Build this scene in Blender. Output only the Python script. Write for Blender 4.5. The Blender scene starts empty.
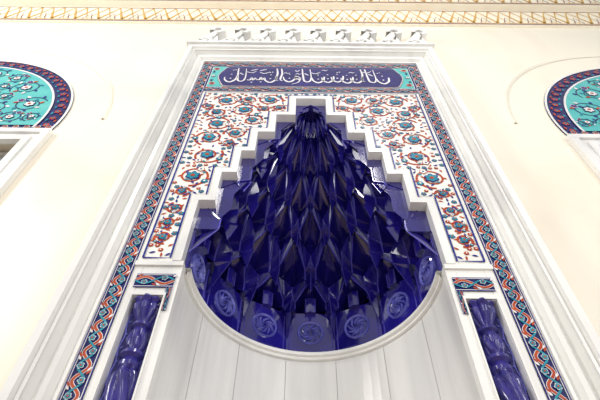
import bpy, math, random
from mathutils import Vector, Matrix
random.seed(7)
S=bpy.context.scene
S.view_settings.view_transform='Standard'
PI=math.pi
# ---------------------------------------------------------------- materials
def lin(c):
    return tuple(((x/12.92) if x<=0.04045 else ((x+0.055)/1.055)**2.4) for x in c)
def mat(name,col,rough=0.5,col2=None,scale=4.0,detail=6,coat=0.0,metal=0.0,bump=0.0,dist=0.0,lo=.35,hi=.7,spec=.5,bscale=None):
    m=bpy.data.materials.new(name); m.use_nodes=True
    nt=m.node_tree; b=nt.nodes['Principled BSDF']
    b.inputs['Roughness'].default_value=rough
    b.inputs['Metallic'].default_value=metal
    b.inputs['Coat Weight'].default_value=coat
    b.inputs['Coat Roughness'].default_value=.05
    b.inputs['Specular IOR Level'].default_value=spec
    c1=lin(col)+(1,)
    c2=lin(col2 if col2 else tuple(min(1,x*0.93) for x in col))+(1,)
    tc=nt.nodes.new('ShaderNodeTexCoord')
    n=nt.nodes.new('ShaderNodeTexNoise'); n.inputs['Scale'].default_value=scale
    n.inputs['Detail'].default_value=detail; n.inputs['Distortion'].default_value=dist
    nt.links.new(tc.outputs['Object'],n.inputs['Vector'])
    r=nt.nodes.new('ShaderNodeValToRGB')
    r.color_ramp.elements[0].position=lo; r.color_ramp.elements[1].position=hi
    r.color_ramp.elements[0].color=c1; r.color_ramp.elements[1].color=c2
    nt.links.new(n.outputs['Fac'],r.inputs['Fac'])
    nt.links.new(r.outputs['Color'],b.inputs['Base Color'])
    if bump>0:
        n2=nt.nodes.new('ShaderNodeTexNoise'); n2.inputs['Scale'].default_value=bscale or scale*3
        nt.links.new(tc.outputs['Object'],n2.inputs['Vector'])
        bp=nt.nodes.new('ShaderNodeBump'); bp.inputs['Strength'].default_value=bump; bp.inputs['Distance'].default_value=.02
        nt.links.new(n2.outputs['Fac'],bp.inputs['Height']); nt.links.new(bp.outputs['Normal'],b.inputs['Normal'])
    return m
def marble(name,base,vein,scale,rough=.3,stretch=(1,1,.25)):
    m=mat(name,base,rough,vein,scale,8,dist=1.2,lo=.45,hi=.75)
    nt=m.node_tree
    mp=nt.nodes.new('ShaderNodeMapping'); mp.inputs['Scale'].default_value=stretch
    mp.inputs['Rotation'].default_value=(0,.15,0)
    tc=[n for n in nt.nodes if n.type=='TEX_COORD'][0]; no=[n for n in nt.nodes if n.type=='TEX_NOISE'][0]
    nt.links.new(tc.outputs['Object'],mp.inputs['Vector']); nt.links.new(mp.outputs['Vector'],no.inputs['Vector'])
    return m
M_wall=marble('cream_marble_cladding',(.945,.92,.86),(.92,.88,.81),.9,.35,(1,1,.8))
M_frame=marble('white_marble',(.93,.93,.92),(.83,.83,.83),2.2,.25,(1,1,.35))
M_back=marble('grey_crest_shade_and_bars',(.72,.71,.69),(.66,.65,.63),2.2,.4,(1,1,.35))  # grey stands in for shade behind the cresting; also colours window bars
M_niche=marble('grey_white_marble',(.90,.90,.895),(.80,.80,.80),2.0,.22,(1.5,1.5,.12))
M_seam=mat('marble_joint',(.80,.79,.77),.7)
M_blue=mat('cobalt_glaze',(.085,.06,.40),.12,(.14,.11,.52),5,coat=1.0,bump=.02,bscale=6,spec=.9)
M_blue2=mat('cobalt_glaze_light',(.34,.35,.70),.25,(.42,.43,.78),8,coat=.4)
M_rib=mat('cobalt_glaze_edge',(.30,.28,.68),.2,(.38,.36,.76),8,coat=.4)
M_navy=mat('navy_tile',(.06,.09,.33),.25,(.09,.11,.39),9,coat=.3)
M_navyp=mat('navy_violet_tile',(.12,.11,.37),.2,(.17,.15,.45),6,coat=.4)
M_col=mat('violet_blue_ceramic',(.15,.13,.44),.25,(.22,.19,.54),9,coat=.35)
M_white=mat('white_tile',(.94,.935,.91),.3,(.91,.90,.87),6)
M_red=mat('rust_red_glaze',(.62,.20,.09),.3,(.74,.31,.14),9)
M_turq=mat('turquoise_glaze',(.06,.47,.56),.3,(.13,.57,.65),9)
M_turqd=mat('turquoise_ground',(.28,.68,.69),.3,(.40,.76,.74),4)
M_bl=mat('mid_blue_glaze',(.09,.13,.47),.3,(.15,.21,.55),9)
M_script=mat('script_white',(.90,.89,.90),.35)
M_gold=mat('gold_paint',(.82,.63,.28),.4,(.86,.70,.38),8)
M_maroon=mat('maroon_line',(.50,.28,.36),.5)
M_cream=mat('painted_cream',(.97,.95,.88),.6,(.95,.92,.84),3)
M_floor=mat('carpet_floor',(.70,.62,.52),.9,(.64,.55,.46),12)
M_glass=mat('frosted_window_glass',(.62,.66,.68),.15,(.70,.73,.74),3)
MIH=bpy.data.objects.new('mihrab',None); S.collection.objects.link(MIH)
# ---------------------------------------------------------------- builder
class MB:
    def __init__(s): s.v=[];s.f=[];s.m=[];s.mats=[]
    def mi(s,m):
        if m not in s.mats: s.mats.append(m)
        return s.mats.index(m)
    def poly(s,pts,m):
        i=len(s.v); s.v+= [tuple(p) for p in pts]; s.f.append(list(range(i,i+len(pts)))); s.m.append(s.mi(m))
    def flat(s,pts,y,m): s.poly([(p[0],y,p[1]) for p in pts],m)
    def box(s,x0,x1,y0,y1,z0,z1,m):
        P=[(x,y,z) for x in (x0,x1) for y in (y0,y1) for z in (z0,z1)]
        i=len(s.v); s.v+=P
        for f in ((0,1,3,2),(4,6,7,5),(0,4,5,1),(2,3,7,6),(0,2,6,4),(1,5,7,3)):
            s.f.append([i+k for k in f]); s.m.append(s.mi(m))
    def ribbon(s,pts,w,y,m,closed=False):
        n=len(pts)
        if n<2:return
        L=[];R=[]
        for k in range(n):
            a=pts[max(0,k-1)]; b=pts[min(n-1,k+1)]
            if closed: a=pts[(k-1)%n]; b=pts[(k+1)%n]
            dx,dz=b[0]-a[0],b[1]-a[1]; l=math.hypot(dx,dz) or 1e-9
            ww=(w(k/(n-1)) if callable(w) else w)/2
            L.append((pts[k][0]-dz/l*ww,pts[k][1]+dx/l*ww)); R.append((pts[k][0]+dz/l*ww,pts[k][1]-dx/l*ww))
        rng=range(n if closed else n-1)
        i=len(s.v)
        for k in range(n): s.v.append((L[k][0],y,L[k][1])); s.v.append((R[k][0],y,R[k][1]))
        mi=s.mi(m)
        for k in rng:
            j=(k+1)%n; s.f.append([i+2*k,i+2*k+1,i+2*j+1,i+2*j]); s.m.append(mi)
    def disc(s,cx,cz,r,y,m,n=10): s.flat([(cx+r*math.cos(2*PI*k/n),cz+r*math.sin(2*PI*k/n)) for k in range(n)],y,m)
    def leaf(s,cx,cz,l,w,a,y,m):
        pts=[]
        for t in (0,.25,.5,.75,1): pts.append((t,math.sin(PI*t**.8)*.5))
        for t in (.75,.5,.25): pts.append((t,-math.sin(PI*t**.8)*.35))
        ca,sa=math.cos(a),math.sin(a)
        s.flat([(cx+ca*l*p[0]-sa*w*p[1],cz+sa*l*p[0]+ca*w*p[1]) for p in pts],y,m)
    def flower(s,cx,cz,r,y,m1,m2,m3,n=6,ph=0):
        pts=[];pt2=[]
        for k in range(n*6):
            a=2*PI*k/(n*6); q=.72+.28*abs(math.cos(n*a/2))
            pts.append((cx+r*1.22*q*math.cos(a+ph),cz+r*1.22*q*math.sin(a+ph)))
            pt2.append((cx+r*q*math.cos(a+ph),cz+r*q*math.sin(a+ph)))
        s.flat(pts,y,m1); s.flat(pt2,y-.0015,m2); s.disc(cx,cz,r*.36,y-.003,m3,8)
    def obj(s,name,parent=None,smooth=False):
        me=bpy.data.meshes.new(name); me.from_pydata(s.v,[],s.f)
        for m in s.mats: me.materials.append(m)
        me.polygons.foreach_set('material_index',s.m)
        if smooth: me.polygons.foreach_set('use_smooth',[True]*len(s.f))
        me.update(); o=bpy.data.objects.new(name,me); S.collection.objects.link(o)
        if parent: o.parent=parent
        return o
def inpoly(x,z,P):
    c=False;n=len(P);j=n-1
    for i in range(n):
        if (P[i][1]>z)!=(P[j][1]>z) and x<(P[j][0]-P[i][0])*(z-P[i][1])/(P[j][1]-P[i][1])+P[i][0]: c=not c
        j=i
    return c
def dpoly(x,z,P):
    d=9
    for i in range(len(P)):
        ax,az=P[i];bx,bz=P[(i+1)%len(P)]
        l=(bx-ax)**2+(bz-az)**2
        t=max(0,min(1,((x-ax)*(bx-ax)+(z-az)*(bz-az))/l))
        d=min(d,math.hypot(x-ax-t*(bx-ax),z-az-t*(bz-az)))
    return d
# ---------------------------------------------------------------- key dimensions
BO,BI=1.116,1.015          # tile border half widths
ZT=6.60                   # border top
FW=[.185,.349,.486,.589,.699,.807]
FZ=[5.78,5.455,5.15,4.85,4.55,4.21]
ZB=3.58
RW=.05; DY=.05
OW=[w-RW for w in FW]; OZ=[z-RW for z in FZ]
LXS={-1:3.395,1:3.355}
# ---------------------------------------------------------------- walls/floor
b=MB()
WX=6.0;zt=9.2
for s in (-1,1):
    def bx(x0,x1,z0,z1):
        a,c=sorted((s*x0,s*x1)); b.box(a,c,0,.3,z0,z1,M_wall)
    bx(1.111,2.25,0,zt); bx(2.25,4.56,4.95,zt); bx(2.25,4.56,0,1.2); bx(4.56,WX,0,zt)
b.box(-1.111,1.111,0.0,.3,5.905,zt,M_wall)
b.box(-1.4,1.4,1.0,1.1,0,zt,M_wall)
wall=b.obj('wall_front')
b=MB(); b.box(-WX,WX,-7,1.1,-.1,0,M_floor); b.obj('floor')
b=MB()
def arcband(cx,cz,r0_,r1_,y0,y1,m,n=64,a0=0,a1=PI):
    for k in range(n):
        t0,t1=a0+(a1-a0)*k/n,a0+(a1-a0)*(k+1)/n
        Q=lambda r,t,y:(cx+r*math.cos(t),y,cz+r*math.sin(t))
        b.poly([Q(r0_,t0,y0),Q(r0_,t1,y0),Q(r1_,t1,y1),Q(r1_,t0,y1)],m)
for s in (-1,1):
    arcband(s*LXS[s],5.31,1.60,1.625,-.004,-.018,M_wall)
    arcband(s*LXS[s],5.31,1.625,1.635,-.018,-.0,M_wall)
b.obj('trim_1')
# ---------------------------------------------------------------- marble frame
prof=[(0,0),(0,-.028),(.016,-.028),(.016,-.006),(.03,-.006),(.052,-.05),(.072,-.062),(.072,-.028),(.10,-.028),(.118,-.085),(.118,-.102),(.135,-.102),(.135,-.075),(.15,-.125),(.185,-.135),(.185,-.105),(.207,-.095),(.207,.0)]
b=MB(); tk=.23/.207
for k in range(len(prof)-1):
    (a,ya),(c,yc)=prof[k],prof[k+1]
    def pt(o,y,c_):
        if c_==0: return (-BO-o,y,0)
        if c_==1: return (-BO-o,y,ZT+o*tk)
        if c_==2: return (BO+o,y,ZT+o*tk)
        return (BO+o,y,0)
    for q in range(3):
        b.poly([pt(a,ya,q),pt(a,ya,q+1),pt(c,yc,q+1),pt(c,yc,q)],M_frame)
b.box(-1.33,1.33,-.16,-.001,6.80,6.84,M_frame)
frame=b.obj('mihrab_marble_frame',MIH)
# cresting
b=MB(); n=9; L=2.62; uw=L/n
def extr(pts,y0,y1,m):
    b.poly([(p[0],y0,p[1]) for p in pts],m)
    for k in range(len(pts)):
        p,q=pts[k],pts[(k+1)%len(pts)]
        b.poly([(p[0],y0,p[1]),(q[0],y0,q[1]),(q[0],y1,q[1]),(p[0],y1,p[1])],m)
def thick(pts,w,y0,y1,m):
    n_=len(pts);L_=[];R_=[]
    for k in range(n_):
        a=pts[max(0,k-1)];c=pts[min(n_-1,k+1)];dx,dz=c[0]-a[0],c[1]-a[1];l=math.hypot(dx,dz) or 1
        ww=w(k/(n_-1))/2 if callable(w) else w/2
        L_.append((pts[k][0]-dz/l*ww,pts[k][1]+dx/l*ww));R_.append((pts[k][0]+dz/l*ww,pts[k][1]-dx/l*ww))
    for k in range(n_-1):
        b.poly([(L_[k][0],y0,L_[k][1]),(R_[k][0],y0,R_[k][1]),(R_[k+1][0],y0,R_[k+1][1]),(L_[k+1][0],y0,L_[k+1][1])],m)
        b.poly([(L_[k][0],y0,L_[k][1]),(L_[k][0],y1,L_[k][1]),(L_[k+1][0],y1,L_[k+1][1]),(L_[k+1][0],y0,L_[k+1][1])],m)
        b.poly([(R_[k][0],y0,R_[k][1]),(R_[k][0],y1,R_[k][1]),(R_[k+1][0],y1,R_[k+1][1]),(R_[k+1][0],y0,R_[k+1][1])],m)
for i in range(n):
    cx=-L/2+uw*(i+.5); z0=6.85
    thick([(cx-uw*.50+uw*.86*t,z0+.05+.44*t**1.5) for t in [k/12 for k in range(13)]],lambda t:.13*(1-.45*t),-.11,-.03,M_frame)
    thick([(cx+uw*.34+.07*math.cos(a),z0+.47+.08*math.sin(a)) for a in [PI*1.1-k*.45 for k in range(12)]],.05,-.13,-.03,M_frame)
    thick([(cx+uw*.04+.07*math.cos(a)*(1-k_*.04),z0+.13+.09*math.sin(a)*(1-k_*.04)) for k_,a in enumerate([PI*.9-k*.5 for k in range(11)])],.035,-.12,-.03,M_frame)
    extr([(cx+uw*.20,z0),(cx+uw*.48,z0),(cx+uw*.50,z0+.16),(cx+uw*.38,z0+.34),(cx+uw*.24,z0+.17)],-.10,-.03,M_frame)
b.box(-1.32,1.32,-.12,-.001,6.841,6.865,M_frame)
b.box(-1.30,1.30,-.02,-.001,6.866,7.26,M_back)  # added slab, its grey paints the shadow between the carved forms
b.obj('carved_marble_cresting',MIH)
# ---------------------------------------------------------------- cornice frieze
b=MB()
def frieze(z0,z1,y,per):
    b.box(-WX,WX,y,-.001,z0,z1,M_cream)
    for zz,m,w in ((z0+.03,M_maroon,.024),(z0+.07,M_gold,.02),(z1-.03,M_maroon,.022)):
        b.flat([(-WX,zz-w/2),(WX,zz-w/2),(WX,zz+w/2),(-WX,zz+w/2)],y-.003,m)
    za,zb=z0+.09,z1-.05; x=-WX
    while x<WX:
        b.ribbon([(x,za),(x+per/2,zb),(x+per,za)],.034,y-.004,M_gold)
        b.ribbon([(x,zb),(x+per/2,za),(x+per,zb)],.018,y-.0045,M_gold)
        b.ribbon([(x+per*.3,za),(x+per/2,za+(zb-za)*.45),(x+per*.7,za)],.012,y-.005,M_maroon)
        x+=per
frieze(7.90,8.50,-.03,.30)
frieze(8.50,9.2,-.12,.36)
b.obj('cornice_frieze')
# ---------------------------------------------------------------- tile border
b=MB()
def band(x0,z0,x1,z1,w):
    L=math.hypot(x1-x0,z1-z0); ux,uz=(x1-x0)/L,(z1-z0)/L; vx,vz=-uz,ux
    T=lambda u,v:(x0+ux*u+vx*v,z0+uz*u+vz*v)
    h=w/2
    b.flat([T(0,-h),T(L,-h),T(L,h),T(0,h)],-.006,M_navy)
    for s in (-1,1):
        b.flat([T(0,s*h),T(L,s*h),T(L,s*h*.90),T(0,s*h*.90)],-.008,M_bl)
        b.flat([T(0,s*h*.88),T(L,s*h*.88),T(L,s*h*.80),T(0,s*h*.80)],-.008,M_script)
    n=max(1,round(L/.155)); U=L/n
    for k in range(n):
        u0=k*U
        for s,m,ww in ((1,M_script,.019),(1,M_red,.013),(-1,M_turq,.010)):
            pts=[T(u0+U*t,s*h*.52*math.sin(2*PI*t)) for t in [j/14 for j in range(15)]]
            b.ribbon(pts,ww*w/.1,-.009-(.001 if m==M_red else .002 if m==M_turq else 0),m)
        for f,s in ((.25,-1),(.75,1)):
            c=T(u0+U*f,s*h*.30)
            b.flower(c[0],c[1],.015*w/.1,-.012,M_script,M_turq,M_red,5,k)
        for f,s in ((.05,1),(.45,-1),(.55,-1),(.95,1)):
            c=T(u0+U*f,s*h*.5); b.leaf(c[0],c[1],.032*w/.1,.015*w/.1,math.atan2(uz,ux)+s*.6,-.011,M_red if f<.5 else M_script)
bm=(BO+BI)/2; bw=BO-BI
band(-bm,0.9,-bm,ZT-bw,bw); band(bm,0.9,bm,ZT-bw,bw); band(-BO,ZT-bw/2,BO,ZT-bw/2,bw)
band(-BI,5.94,BI,5.94,.09)
for s in (-1,1):
    band(s*.98 if s<0 else .765,3.43,s*.765 if s<0 else .98,3.43,.10)
    band(s*.782,3.38,s*.782,3.22,.034)
b.obj('floral_tile_border',MIH)
# ---------------------------------------------------------------- calligraphy panel
b=MB()
z0,z1=5.985,6.50; zc=(z0+z1)/2
b.box(-BI,BI,-.004,-.0005,z0-.08,ZT,M_navy)
b.flat([(-BI+.01,z0+.004),(BI-.01,z0+.004),(BI-.01,z1-.004),(-BI+.01,z1-.004)],-.006,M_script)
b.flat([(-BI+.016,z0+.01),(BI-.016,z0+.01),(BI-.016,z1-.01),(-BI+.016,z1-.01)],-.008,M_turqd)
def cart(e,y,m):
    hw=.905+e; hh=.238+e; pts=[]
    for t in [k/10 for k in range(11)]:
        a=-PI/2+PI*t; pts.append((hw-.09+.09*math.cos(a)*(1+.12*math.cos(4*a)),zc+hh*math.sin(a)))
    for t in [k/10 for k in range(11)]:
        a=PI/2+PI*t; pts.append((-hw+.09+.09*math.cos(a)*(1+.12*math.cos(4*a)),zc+hh*math.sin(a)))
    b.flat(pts,y,m)
cart(.010,-.010,M_red); cart(.006,-.012,M_script); cart(0,-.014,M_navyp)
for sx in (-1,1):
    for sz in (-1,1):
        b.flower(sx*.958,zc+sz*.18,.030,-.012,M_script,M_red,M_navy,6)
        b.leaf(sx*.975,zc+sz*.08,.05,.03,sz*PI/2,-.012,M_navy)
    b.flower(sx*.97,zc,.020,-.013,M_navy,M_script,M_red,6)
rs=random.Random(8)
def stroke(pts,w): 
    out=[]
    for k in range(len(pts)-1):
        p0=pts[max(0,k-1)];p1=pts[k];p2=pts[k+1];p3=pts[min(len(pts)-1,k+2)]
        for j in range(5):
            t=j/5
            out.append(tuple(.5*((2*p1[i])+(-p0[i]+p2[i])*t+(2*p0[i]-5*p1[i]+4*p2[i]-p3[i])*t*t+(-p0[i]+3*p1[i]-3*p2[i]+p3[i])*t**3) for i in (0,1)))
    out.append(pts[-1]); b.ribbon(out,lambda t:w*(.45+.75*math.sin(PI*min(1,t*.9+.12))),-.017,M_script)
def word(x,zo,k):
    if k=='a':
        stroke([(x,zc+.19),(x+.010,zc+.05),(x-.004,zc-.08),(x+.02,zc-.12)],.016); return .046
    if k=='b':
        zb_=zc+zo
        stroke([(x+.10,zb_+.06),(x+.09,zb_-.03),(x+.04,zb_-.09),(x-.01,zb_-.04),(x-.02,zb_+.03)],.019)
        b.disc(x+.04,zb_,.012,-.017,M_script,4);b.disc(x+.04,zb_+.10,.010,-.017,M_script,4); return .095
    if k=='c':
        zb_=zc+zo
        stroke([(x-.01,zb_-.02),(x+.02,zb_-.03),(x+.035,zb_+.03),(x+.05,zb_-.03),(x+.07,zb_+.02),(x+.085,zb_-.03)],.015)
        stroke([(x+.01,zc+.13),(x+.08,zc+.17)],.013);b.disc(x+.04,zb_-.08,.011,-.017,M_script,4); return .09
    if k=='d':
        zb_=zc+zo
        stroke([(x+.05,zb_+.04),(x+.02,zb_+.07),(x,zb_+.03),(x+.035,zb_),(x+.055,zb_+.04),(x+.035,zb_-.07),(x-.03,zb_-.12)],.015)
        stroke([(x,zc+.15),(x+.02,zc+.12),(x+.045,zc+.16)],.010); return .07
    stroke([(x,zc+.19),(x+.01,zc),(x+.025,zc-.12),(x+.07,zc-.13),(x+.09,zc-.04),(x+.08,zc+.18)],.016)
    stroke([(x+.025,zc+.07),(x+.065,zc+.02)],.013); return .12
x=-.83
while x<.76: x+=word(x,-.06+rs.uniform(-.02,.03),rs.choice('abcdeabacdbe'))
x=-.78
while x<.78:
    k=rs.randrange(3); zz_=zc+rs.uniform(.03,.15)
    if k==0: stroke([(x,zz_),(x+.05,zz_-.03),(x+.10,zz_+.015)],.011)
    elif k==1: stroke([(x,zz_),(x+.02,zz_+.02),(x+.04,zz_),(x+.06,zz_+.025)],.009)
    else: b.disc(x,zz_,.010,-.017,M_script,4);b.disc(x+.022,zz_+.01,.010,-.017,M_script,4)
    x+=rs.uniform(.09,.17)
b.obj('calligraphy_panel',MIH)
# ---------------------------------------------------------------- floral panel
b=MB()
cols=list(zip([BI]+FW[::-1],FW[::-1]+[0]))
zz=[ZB]+FZ[::-1]
for s in (-1,1):
    for (xo,xi),zlo in zip(cols,zz):
        a,c=sorted((s*xo,s*xi)); b.box(a,c,-.002,.05,zlo,5.90,M_white)
inn=[]
for k in range(6):
    inn.append((-FW[k]-.02,FZ[k]+.03))
    if k<5: inn.append((-FW[k]-.02,FZ[k+1]+.03))
inn.append((-FW[5]-.02,ZB+.03))
pan=[(-.985,ZB+.03),(-.985,5.865),(0,5.865),(0,FZ[0]+.03)]+inn
for s in (-1,1):
    P=[(p[0]*-s,p[1]) for p in pan]
    b.ribbon(P[:3],.012,-.008,M_bl); b.ribbon(P[3:]+[P[0]],.012,-.008,M_bl)
rs=random.Random(11); cents=[]
for r in (.125,.10,.08,.06):
    for _ in range(9000):
        x=rs.uniform(-.97,-.02); z=rs.uniform(ZB,5.86)
        if not inpoly(x,z,pan) or dpoly(x,z,pan)<r*1.0+.006: continue
        if all(math.hypot(x-c[0],z-c[1])>(r+c[2])*.93 for c in cents): cents.append((x,z,r,rs.choice((-1,1)),rs.uniform(0,6.28)))
small=[]
for _ in range(14000):
    x=rs.uniform(-.98,-.01); z=rs.uniform(ZB,5.86)
    if not inpoly(x,z,pan) or dpoly(x,z,pan)<.018: continue
    if all(math.hypot(x-c[0],z-c[1])>c[2]+.006 for c in cents) and all(math.hypot(x-c[0],z-c[1])>.040 for c in small): small.append((x,z,rs.uniform(0,6.28),rs.randrange(4)))
for s in (-1,1):
    for ci,(x,z,r,d,ph) in enumerate(cents):
        X=x*-s; D=d*-s; PH=ph if s<0 else PI-ph
        pts=[];N=40
        for k in range(N+1):
            t=k/N; a=PH+D*t*2*PI*1.35; q=r*(.97-.60*t)
            pts.append((X+q*math.cos(a),z+q*math.sin(a)))
        b.ribbon(pts,lambda t:.019*(1-.35*t),-.005,M_red)
        b.flower(X,z,r*.36,-.011,M_bl,M_turq,M_red,6,PH)
        for k in range(2,N,4):
            p=pts[k]; a=PH+D*(k/N)*2*PI*1.35
            sd=1 if (k//4)%2 else -1
            b.leaf(p[0],p[1],max(.03,r*.30),max(.014,r*.16),a+(0 if sd>0 else PI)+D*.7*sd,-.0065,(M_bl,M_red,M_turq,M_bl)[(k//4)%4])
        q=pts[N//3]; b.flower(q[0],q[1],r*.20,-.0075,M_red,M_white,M_bl,5,PH)
        q=pts[N//8]; b.flower(q[0],q[1],r*.18,-.0075,M_bl,M_turq,M_white,5,PH)
    for (x,z,a,k) in small:
        X=x*-s; A=a if s<0 else PI-a
        if k==0: b.flower(X,z,.017,-.006,M_bl,M_turq,M_red,5,A)
        elif k==1: b.leaf(X-.015*math.cos(A),z-.015*math.sin(A),.042,.018,A,-.006,M_bl)
        elif k==2: b.flower(X,z,.014,-.006,M_red,M_red,M_white,5,A)
        else: b.leaf(X-.015*math.cos(A),z-.015*math.sin(A),.04,.016,A,-.006,M_red)
b.obj('arabesque_tile_panel',MIH)
# ---------------------------------------------------------------- stepped white trim & reveal
b=MB()
for s in (-1,1):
    for k in range(6):
        zl=OZ[k+1]+.012 if k<5 else ZB
        a,c=sorted((s*OW[k],s*FW[k])); b.box(a,c,-.018,DY+.02,zl,FZ[k]-.002,M_frame)
        a2,c2=sorted((s*((OW[k-1]+.0005) if k>0 else 0),s*(FW[k]-.0005))); b.box(a2,c2,-.0183,DY+.0203,OZ[k],FZ[k],M_frame)
for s in (-1,1):
    a,c=sorted((s*.74,s*BI)); b.box(a,c,-.014,.05,ZB-.035,ZB,M_frame)
b.obj('stepped_arch_trim',MIH)
# ---------------------------------------------------------------- muqarnas
SY=1.08
def P(a,r,z): return (r*math.cos(a),DY+SY*r*math.sin(a),z)
b=MB(); N=7; PZ=3.94
ring=[(PZ,.757)]+[(OZ[k],OW[k-1]+.025) for k in (5,4,3,2,1)]+[(5.60,.095)]
def pq(r): 
    w=PI*r/N; return .46*w,.54*w
def lerp(a,c,t): return a+(c-a)*t
def tri(*p): b.poly(p,M_blue)
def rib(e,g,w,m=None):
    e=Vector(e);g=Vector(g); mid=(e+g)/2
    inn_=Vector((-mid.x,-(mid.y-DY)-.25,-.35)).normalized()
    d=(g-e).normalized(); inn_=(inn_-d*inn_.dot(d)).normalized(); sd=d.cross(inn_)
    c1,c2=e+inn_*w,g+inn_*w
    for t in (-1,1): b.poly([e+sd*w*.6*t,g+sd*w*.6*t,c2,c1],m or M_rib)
SEC=[(1,-1,0),(.72,-.30,0),(.34,0,1.0),(0,0,.15)]
da=PI/N/2
def sec(r,i):
    p,q=pq(r); u,a,c=SEC[i]; return r+a*p+c*q
for k in range(len(ring)-1):
    (z0,r0),(z1,r1)=ring[k],ring[k+1]
    p,q=pq(r0);p1,q1=pq(r1);h=z1-z0
    off=k%2
    cells=[(2*i+1)*da for i in range(N)] if off==0 else [2*i*da for i in range(N+1)]
    rw=.008*(r0/.7)**.5
    for ca in cells:
        for s in (-1,1):
            if ca-0.001<0 and s<0: continue
            if ca+.001>PI and s>0: continue
            A=lambda u:ca+s*u*da
            pt=lambda u,t,r:P(A(u),r,z0+h*t)
            N0=pt(1,0,r0-p);N1=pt(1,.46,r0-p)
            Q0=pt(.72,0,r0-.30*p);Q1=pt(.72,.34,r0-.30*p);Q3=pt(0,.95,lerp(r0,r1,.66)-.66*p1)
            K0=pt(.34,0,r0+q);B0=pt(0,0,r0+.15*q);K1=pt(.34,.40,r0+q);B1=pt(0,.60,r0+.15*q)
            T3=pt(1,1,sec(r1,3));T2=pt(.66,1,sec(r1,2));T1=pt(.28,1,sec(r1,1));T0=pt(0,1,sec(r1,0))
            for f in ((N0,Q0,Q1,N1),(N1,Q1,T1),(N1,T1,T2),(N1,T2,T3),(Q1,Q3,T1),(Q3,T0,T1),
                      (Q0,K0,K1,Q1),(K0,B0,B1,K1),(Q1,K1,Q3),(K1,B1,Q3)): tri(*f)
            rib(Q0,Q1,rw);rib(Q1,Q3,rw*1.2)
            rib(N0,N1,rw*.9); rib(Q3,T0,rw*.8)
            if k>0:
                tip=pt(1,-.50,r0-.70*p); tb=pt(1,-.0,r0+.1*p)
                m1=pt(.74,-.10,r0-.45*p); nf=pt(1,-.10,r0-1.1*p)
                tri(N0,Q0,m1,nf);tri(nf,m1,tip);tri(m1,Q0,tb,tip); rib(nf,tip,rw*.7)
            else:
                tip=pt(1,-1.0,r0-.04*p); m1=pt(.84,-.1,r0-.3*p)
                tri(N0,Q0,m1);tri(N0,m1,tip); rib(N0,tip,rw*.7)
        if k==0:
            for s in (-1,1):
                a1=ca+s*.22*da; rf=r0-.04; zb0=3.93
                F=[P(ca,rf-.014,zb0),P(a1,rf,zb0),P(a1,rf,4.06),P(ca,rf-.014,4.06)]
                Bk=[P(a1,r0+.05,zb0),P(a1,r0+.05,4.06)]
                tri(*F); tri(F[1],Bk[0],Bk[1],F[2]); tri(F[0],F[1],Bk[0],P(ca,r0+.05,zb0)); tri(F[3],F[2],Bk[1],P(ca,r0+.02,4.10))
                rib(F[1],F[2],.007)
z0,r0=ring[-1]
for i in range(N):
    ca=(2*i+1)*da
    for s in (-1,1):
        Q=[P(ca+s*SEC[j][0]*da,sec(r0,j),z0) for j in (3,2,1,0)]
        Q2=[(x_,y_,z_+.06) for (x_,y_,z_) in Q]
        for j in range(3): tri(Q[j],Q[j+1],Q2[j+1],Q2[j]); tri(Q2[j],Q2[j+1],(0,DY,5.735))
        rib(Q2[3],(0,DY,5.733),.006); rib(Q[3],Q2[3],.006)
for i in range(N):
    a0,a1=2*i*da,2*(i+1)*da; am=(a0+a1)/2
    rp=.757
    A0=Vector(P(a0,rp,3.58));A1=Vector(P(a1,rp,3.58));up=Vector((0,0,PZ-3.58))
    tri(A0,A1,A1+up,A0+up)
    us=[-1,-.72,-.34,0,.34,.72,1]; js=[0,1,2,3,2,1,0]
    K=[P(am+u_*da,sec(rp,j_),PZ) for u_,j_ in zip(us,js)]
    for j in range(6): tri((A0+up).lerp(A1+up,j/6),(A0+up).lerp(A1+up,(j+1)/6),K[j+1],K[j])
    u=(A1-A0).normalized(); n_=Vector((-math.cos(am),-SY*math.sin(am),0)).normalized(); zv=Vector((0,0,1))
    c=(A0+A1)/2+zv*.185
    def q3(x,z,o): return c+u*x+zv*z+n_*o
    for (pa,pb) in (((-.15,-.15),(.15,-.15)),((-.15,-.15),(-.15,.14)),((.15,-.15),(.15,.14))):
        rib(q3(pa[0],pa[1],.001),q3(pb[0],pb[1],.001),.006)
    RR=.096
    NN=28
    for (ra,rb_,oa,ob) in ((RR,RR*.93,0,.016),(RR*.93,RR*.82,.016,.003)):
        for j in range(NN):
            t0,t1=2*PI*j/NN,2*PI*(j+1)/NN
            b.poly([q3(ra*math.cos(t0),ra*math.sin(t0),oa),q3(ra*math.cos(t1),ra*math.sin(t1),oa),q3(rb_*math.cos(t1),rb_*math.sin(t1),ob),q3(rb_*math.cos(t0),rb_*math.sin(t0),ob)],M_blue2)
    for j in range(8):
        t0=2*PI*j/8
        prev=None
        for kk in range(7):
            f=kk/6; rr_=RR*(.12+.68*f); tt=t0+1.3*f; w=.26*math.sin(PI*min(1,f*.9+.1))
            l_=q3(rr_*math.cos(tt-w),rr_*math.sin(tt-w),.002);m_=q3(rr_*math.cos(tt),rr_*math.sin(tt),.016);r_=q3(rr_*math.cos(tt+w),rr_*math.sin(tt+w),.002)
            if prev: 
                b.poly([prev[0],prev[1],m_,l_],M_blue2); b.poly([prev[1],prev[2],r_,m_],M_blue2)
            prev=(l_,m_,r_)
def rad(z):
    if z<ring[0][0]: return ring[0][1]
    for (za,ra),(zb2,rb2) in zip(ring,ring[1:]):
        if za<=z<=zb2:
            t=(z-za)/(zb2-za); return ra if t<.5 else lerp(ra,rb2,(t-.5)/.5)
    return .03
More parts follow.
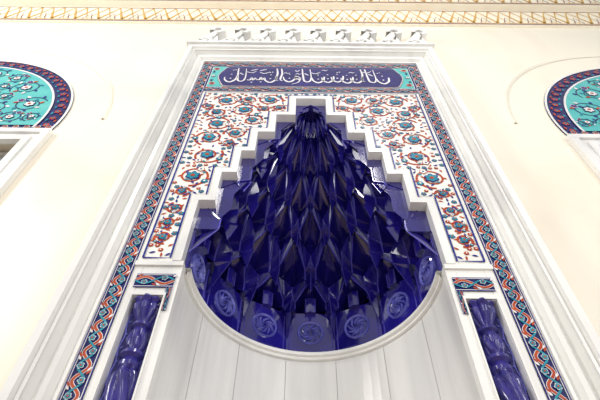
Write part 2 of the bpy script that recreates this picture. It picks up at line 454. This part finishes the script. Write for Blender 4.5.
for s in (-1,1):
    for k in range(6):
        zlo=OZ[k+1] if k<5 else PZ
        M=6
        for j in range(M):
            za=lerp(zlo,OZ[k],j/M);zb2=lerp(zlo,OZ[k],(j+1)/M)
            g=lambda z:rad(z)-pq(rad(z))[0]*.9-.004
            b.flat([(s*(OW[k]+.02),za),(s*(OW[k]+.02),zb2),(s*g(zb2),zb2),(s*g(za),za)],DY+.006,M_blue)
    b.flat([(s*.80,3.58),(s*.80,PZ+.01),(s*.745,PZ+.01),(s*.745,3.58)],DY+.006,M_blue)
b.obj('muqarnas_niche_hood',MIH)
# ---------------------------------------------------------------- marble niche + lip
b=MB()
for i in range(7):
    a0,a1=PI*i/7+.002,PI*(i+1)/7-.002
    for j in range(6):
        t0,t1=lerp(a0,a1,j/6),lerp(a0,a1,(j+1)/6)
        b.poly([P(t0,.742,0),P(t1,.742,0),P(t1,.742,3.53),P(t0,.742,3.53)],M_niche)
for j in range(60):
    t0,t1=PI*j/60,PI*(j+1)/60
    b.poly([P(t0,.75,0),P(t1,.75,0),P(t1,.75,3.53),P(t0,.75,3.53)],M_seam)
    lp=[(.75,3.53),(.724,3.535),(.724,3.553),(.706,3.558),(.706,3.578),(.714,3.588),(.80,3.588)]
    for (ra,za),(rb_,zb_) in zip(lp,lp[1:]):
        b.poly([P(t0,ra,za),P(t1,ra,za),P(t1,rb_,zb_),P(t0,rb_,zb_)],M_frame)
for s in (-1,1):
    def bb(x0,x1,y0,y1,z0,z1,m):
        a,c=sorted((s*x0,s*x1)); b.box(a,c,y0,y1,z0,z1,m)
    bb(.742,.80,0,.10,0,ZB-.001,M_frame); bb(.965,BI,0,.1,0,ZB-.001,M_frame); bb(.801,.964,0.0005,.1,3.32,ZB-.002,M_frame); bb(.801,.964,0.0005,.1,0,1.0,M_frame)
    bb(.790,.799,-.012,0,1.0,3.338,M_frame); bb(.966,.975,-.012,0,1.0,3.338,M_frame); bb(.789,.976,-.0122,0,3.321,3.34,M_frame)
b.obj('marble_niche',MIH)
# ---------------------------------------------------------------- colonettes
def colonette(s):
    b=MB(); cx=s*.8825
    b.box(cx-.083,cx+.083,.05,.09,1.0,3.32,M_navyp)
    prof=[(3.315,.070),(3.30,.076),(3.285,.062),(3.265,.070),(3.235,.064),(3.20,.046),(3.17,.034),(3.160,.050),(3.145,.052),(3.135,.036),(3.10,.042),(3.06,.050),(3.02,.042),(3.00,.034),(2.99,.056),(2.97,.060),(2.955,.040),(2.93,.052),(2.91,.052),(2.895,.042),(2.88,.052)]
    z=2.86
    while z>1.25: prof.append((z,.060)); z-=.015
    prof+=[(1.24,.06),(1.2,.065),(1.15,.05),(1.05,.07),(1.0,.07)]
    NA=48; rows=[]
    for (z,r) in prof:
        row=[]
        for j in range(NA+1):
            a=PI+PI*j/NA
            if z<2.9 and z>1.25: rr=r*(.82+.34*abs(math.sin(2.5*a+z*14)))
            elif z>3.19: rr=r*(.86+.30*abs(math.cos(4*a)))
            elif 3.0<z<3.13: rr=r*(.85+.32*abs(math.cos(3*a+z*24)))
            else: rr=r
            row.append((cx+rr*math.cos(a),.052+rr*math.sin(a)*1.0,z))
        rows.append(row)
    for r1_,r2_ in zip(rows,rows[1:]):
        for j in range(NA): b.poly([r1_[j],r1_[j+1],r2_[j+1],r2_[j]],M_col)
    for t in (-1,1):
        pts=[(cx+t*(.074+.005*math.sin(z*40)),z) for z in [1.05+.02*k for k in range(113)]]
        b.ribbon(pts,.006,.047,M_blue2)
        for k in range(56): b.leaf(cx+t*.072,1.06+.04*k,.020,.010,PI/2+t*(.8 if k%2 else -.8),.046,M_blue2)
    return b.obj('ceramic_colonette',MIH)
colonette(-1);colonette(1)
# ---------------------------------------------------------------- lunettes
def lunette(s):
    b=MB(); cx,cz,r=s*LXS[s],5.31,1.29; zb=5.11
    a0=-math.asin((cz-zb)/r)
    def arc(rr,n=48): return [(cx+rr*math.cos(lerp(a0,PI-a0,k/n)),cz+rr*math.sin(lerp(a0,PI-a0,k/n))) for k in range(n+1)]
    b.flat(arc(r),-.006,M_navy); b.ribbon(arc(r-.012),.02,-.012,M_frame)
    b.flat([(x,max(z,zb+.07)) for x,z in arc(r*.865)],-.012,M_turqd)
    b.ribbon(arc(r*.865),.02,-.014,M_script)
    n=34
    for k in range(n):
        a=lerp(a0,PI-a0,(k+.5)/n); x,z=cx+r*.93*math.cos(a),cz+r*.93*math.sin(a)
        b.flower(x,z,.030,-.010,M_bl,M_red,M_turq,5,a)
        for d in (-.3,.3):
            aa=a+d*PI/n*1.6; b.leaf(cx+r*(.93+.03*(1 if d>0 else -1))*math.cos(aa),cz+r*(.93+.03*(1 if d>0 else -1))*math.sin(aa),.05,.025,aa+PI/2,-.011,M_red if d>0 else M_turq)
    x=-1.2
    while x<1.25: b.flower(cx+x,zb+.035,.022,-.013,M_script,M_red,M_turq,5); x+=.09
    rs=random.Random(5); cc=[]
    for rr in (.15,.11,.08):
        for _ in range(4500):
            x=rs.uniform(-1.1,1.1);z=rs.uniform(zb,6.6)
            if math.hypot(x,z-cz)>r*.85-rr or z-rr<zb+.08: continue
            if all(math.hypot(x-c[0],z-c[1])>(rr+c[2])*.95 for c in cc): cc.append((x,z,rr,rs.choice((-1,1)),rs.uniform(0,6)))
    for (x,z,rr,d,ph) in cc:
        X=cx-s*x*1; pts=[]
        for k in range(37):
            t=k/36;a=ph+d*t*8.2;q=rr*(.98-.6*t); pts.append((X+q*math.cos(a),z+q*math.sin(a)))
        b.ribbon(pts,.011,-.015,M_navy)
        b.flower(X,z,rr*.30,-.019,M_navy,M_script,M_red,6,ph)
        for k in range(2,36,4):
            a=ph+d*k/36*8.2; b.leaf(pts[k][0],pts[k][1],rr*.36,rr*.22,a+d*.7,-.017,(M_bl,M_script,M_red,M_turq)[k//4%4])
        q=pts[9]; b.flower(q[0],q[1],rr*.2,-.018,M_script,M_bl,M_red,5,ph)
    return b.obj('tile_lunette')
lunette(-1);lunette(1)
# ---------------------------------------------------------------- windows
for idx,s in ((1,-1),(2,1)):
    b=MB(); cx=s*LXS[s]
    for (e,w,y) in ((1.30,.06,-.05),(1.239,.05,-.03),(1.188,.06,-.045)):
        top=5.06-(1.30-e)
        for t in (-1,1):
            a,c=sorted((cx+t*(e-.0005),cx+t*(e-w))); b.box(a,c,y,-.0015,1.1,top-.001,M_frame)
        b.box(cx-e,cx+e,y-.0005,-.001,top-w,top,M_frame)
    b.box(cx-1.33,cx+1.33,-.12,-.001,1.0,1.099,M_frame)
    b.box(-4.55 if s<0 else 2.26,-2.26 if s<0 else 4.55,.13,.15,1.21,4.94,M_glass)
    for k in range(5):
        x=s*(2.30+2.2*k/4); b.box(x-.02,x+.02,.09,.13,1.21,4.94,M_back)
    for k in range(8):
        z=1.24+3.66*k/7; b.box(-4.54 if s<0 else 2.27,-2.27 if s<0 else 4.54,.095,.128,z-.018,z+.018,M_back)
    b.obj('window_%d'%idx)
# ---------------------------------------------------------------- lights
w=bpy.data.worlds.new('hall_light'); S.world=w; w.use_nodes=True
bg=w.node_tree.nodes['Background']; bg.inputs[0].default_value=(1,.98,.96,1); bg.inputs[1].default_value=.40
def area(name,loc,tgt,sx,sy,e,col=(1,1,1)):
    l=bpy.data.lights.new(name,'AREA'); l.shape='RECTANGLE'; l.size=sx;l.size_y=sy;l.energy=e;l.color=col
    o=bpy.data.objects.new(name,l);S.collection.objects.link(o);o.location=loc
    o.rotation_euler=(Vector(tgt)-Vector(loc)).to_track_quat('-Z','Y').to_euler()
area('window_light_left',(-5.5,-3.2,7.0),(0,0,5),1.4,2.6,240,(1,.965,.90))
area('window_light_right',(5.5,-5,4.5),(0,0,4.5),1.2,2.6,130,(.97,.975,1))
i=0
for (x,z) in ((-4.0,4.6),(-1.5,2.0),(1.5,2.0),(4.0,4.6),(0,6.2)):
    i+=1; area('glaze_highlight_light_%d'%i,(x,-6.6,z),(0,0,4.5),1.5,2.2,52,(1,.99,.97))  # unseen area lights added to put pale highlights on the glaze
area('overhead_area_light',(.8,-3.0,8.6),(0,0,5.0),.8,.8,70,(1,.96,.9))  # small unseen area light high in front of the wall
# ---------------------------------------------------------------- camera
cam=bpy.data.cameras.new('camera'); co=bpy.data.objects.new('camera',cam); S.collection.objects.link(co)
cam.sensor_width=36; cam.lens=30; cam.clip_start=.05
pitch=math.radians(53.4); roll=math.radians(.93); yaw=-.006
co.matrix_world=Matrix.Translation((-.072,-2.0,1.5))@Matrix.Rotation(-yaw,4,'Z')@Matrix.Rotation(PI/2+pitch,4,'X')@Matrix.Rotation(roll,4,'Z')
S.camera=co
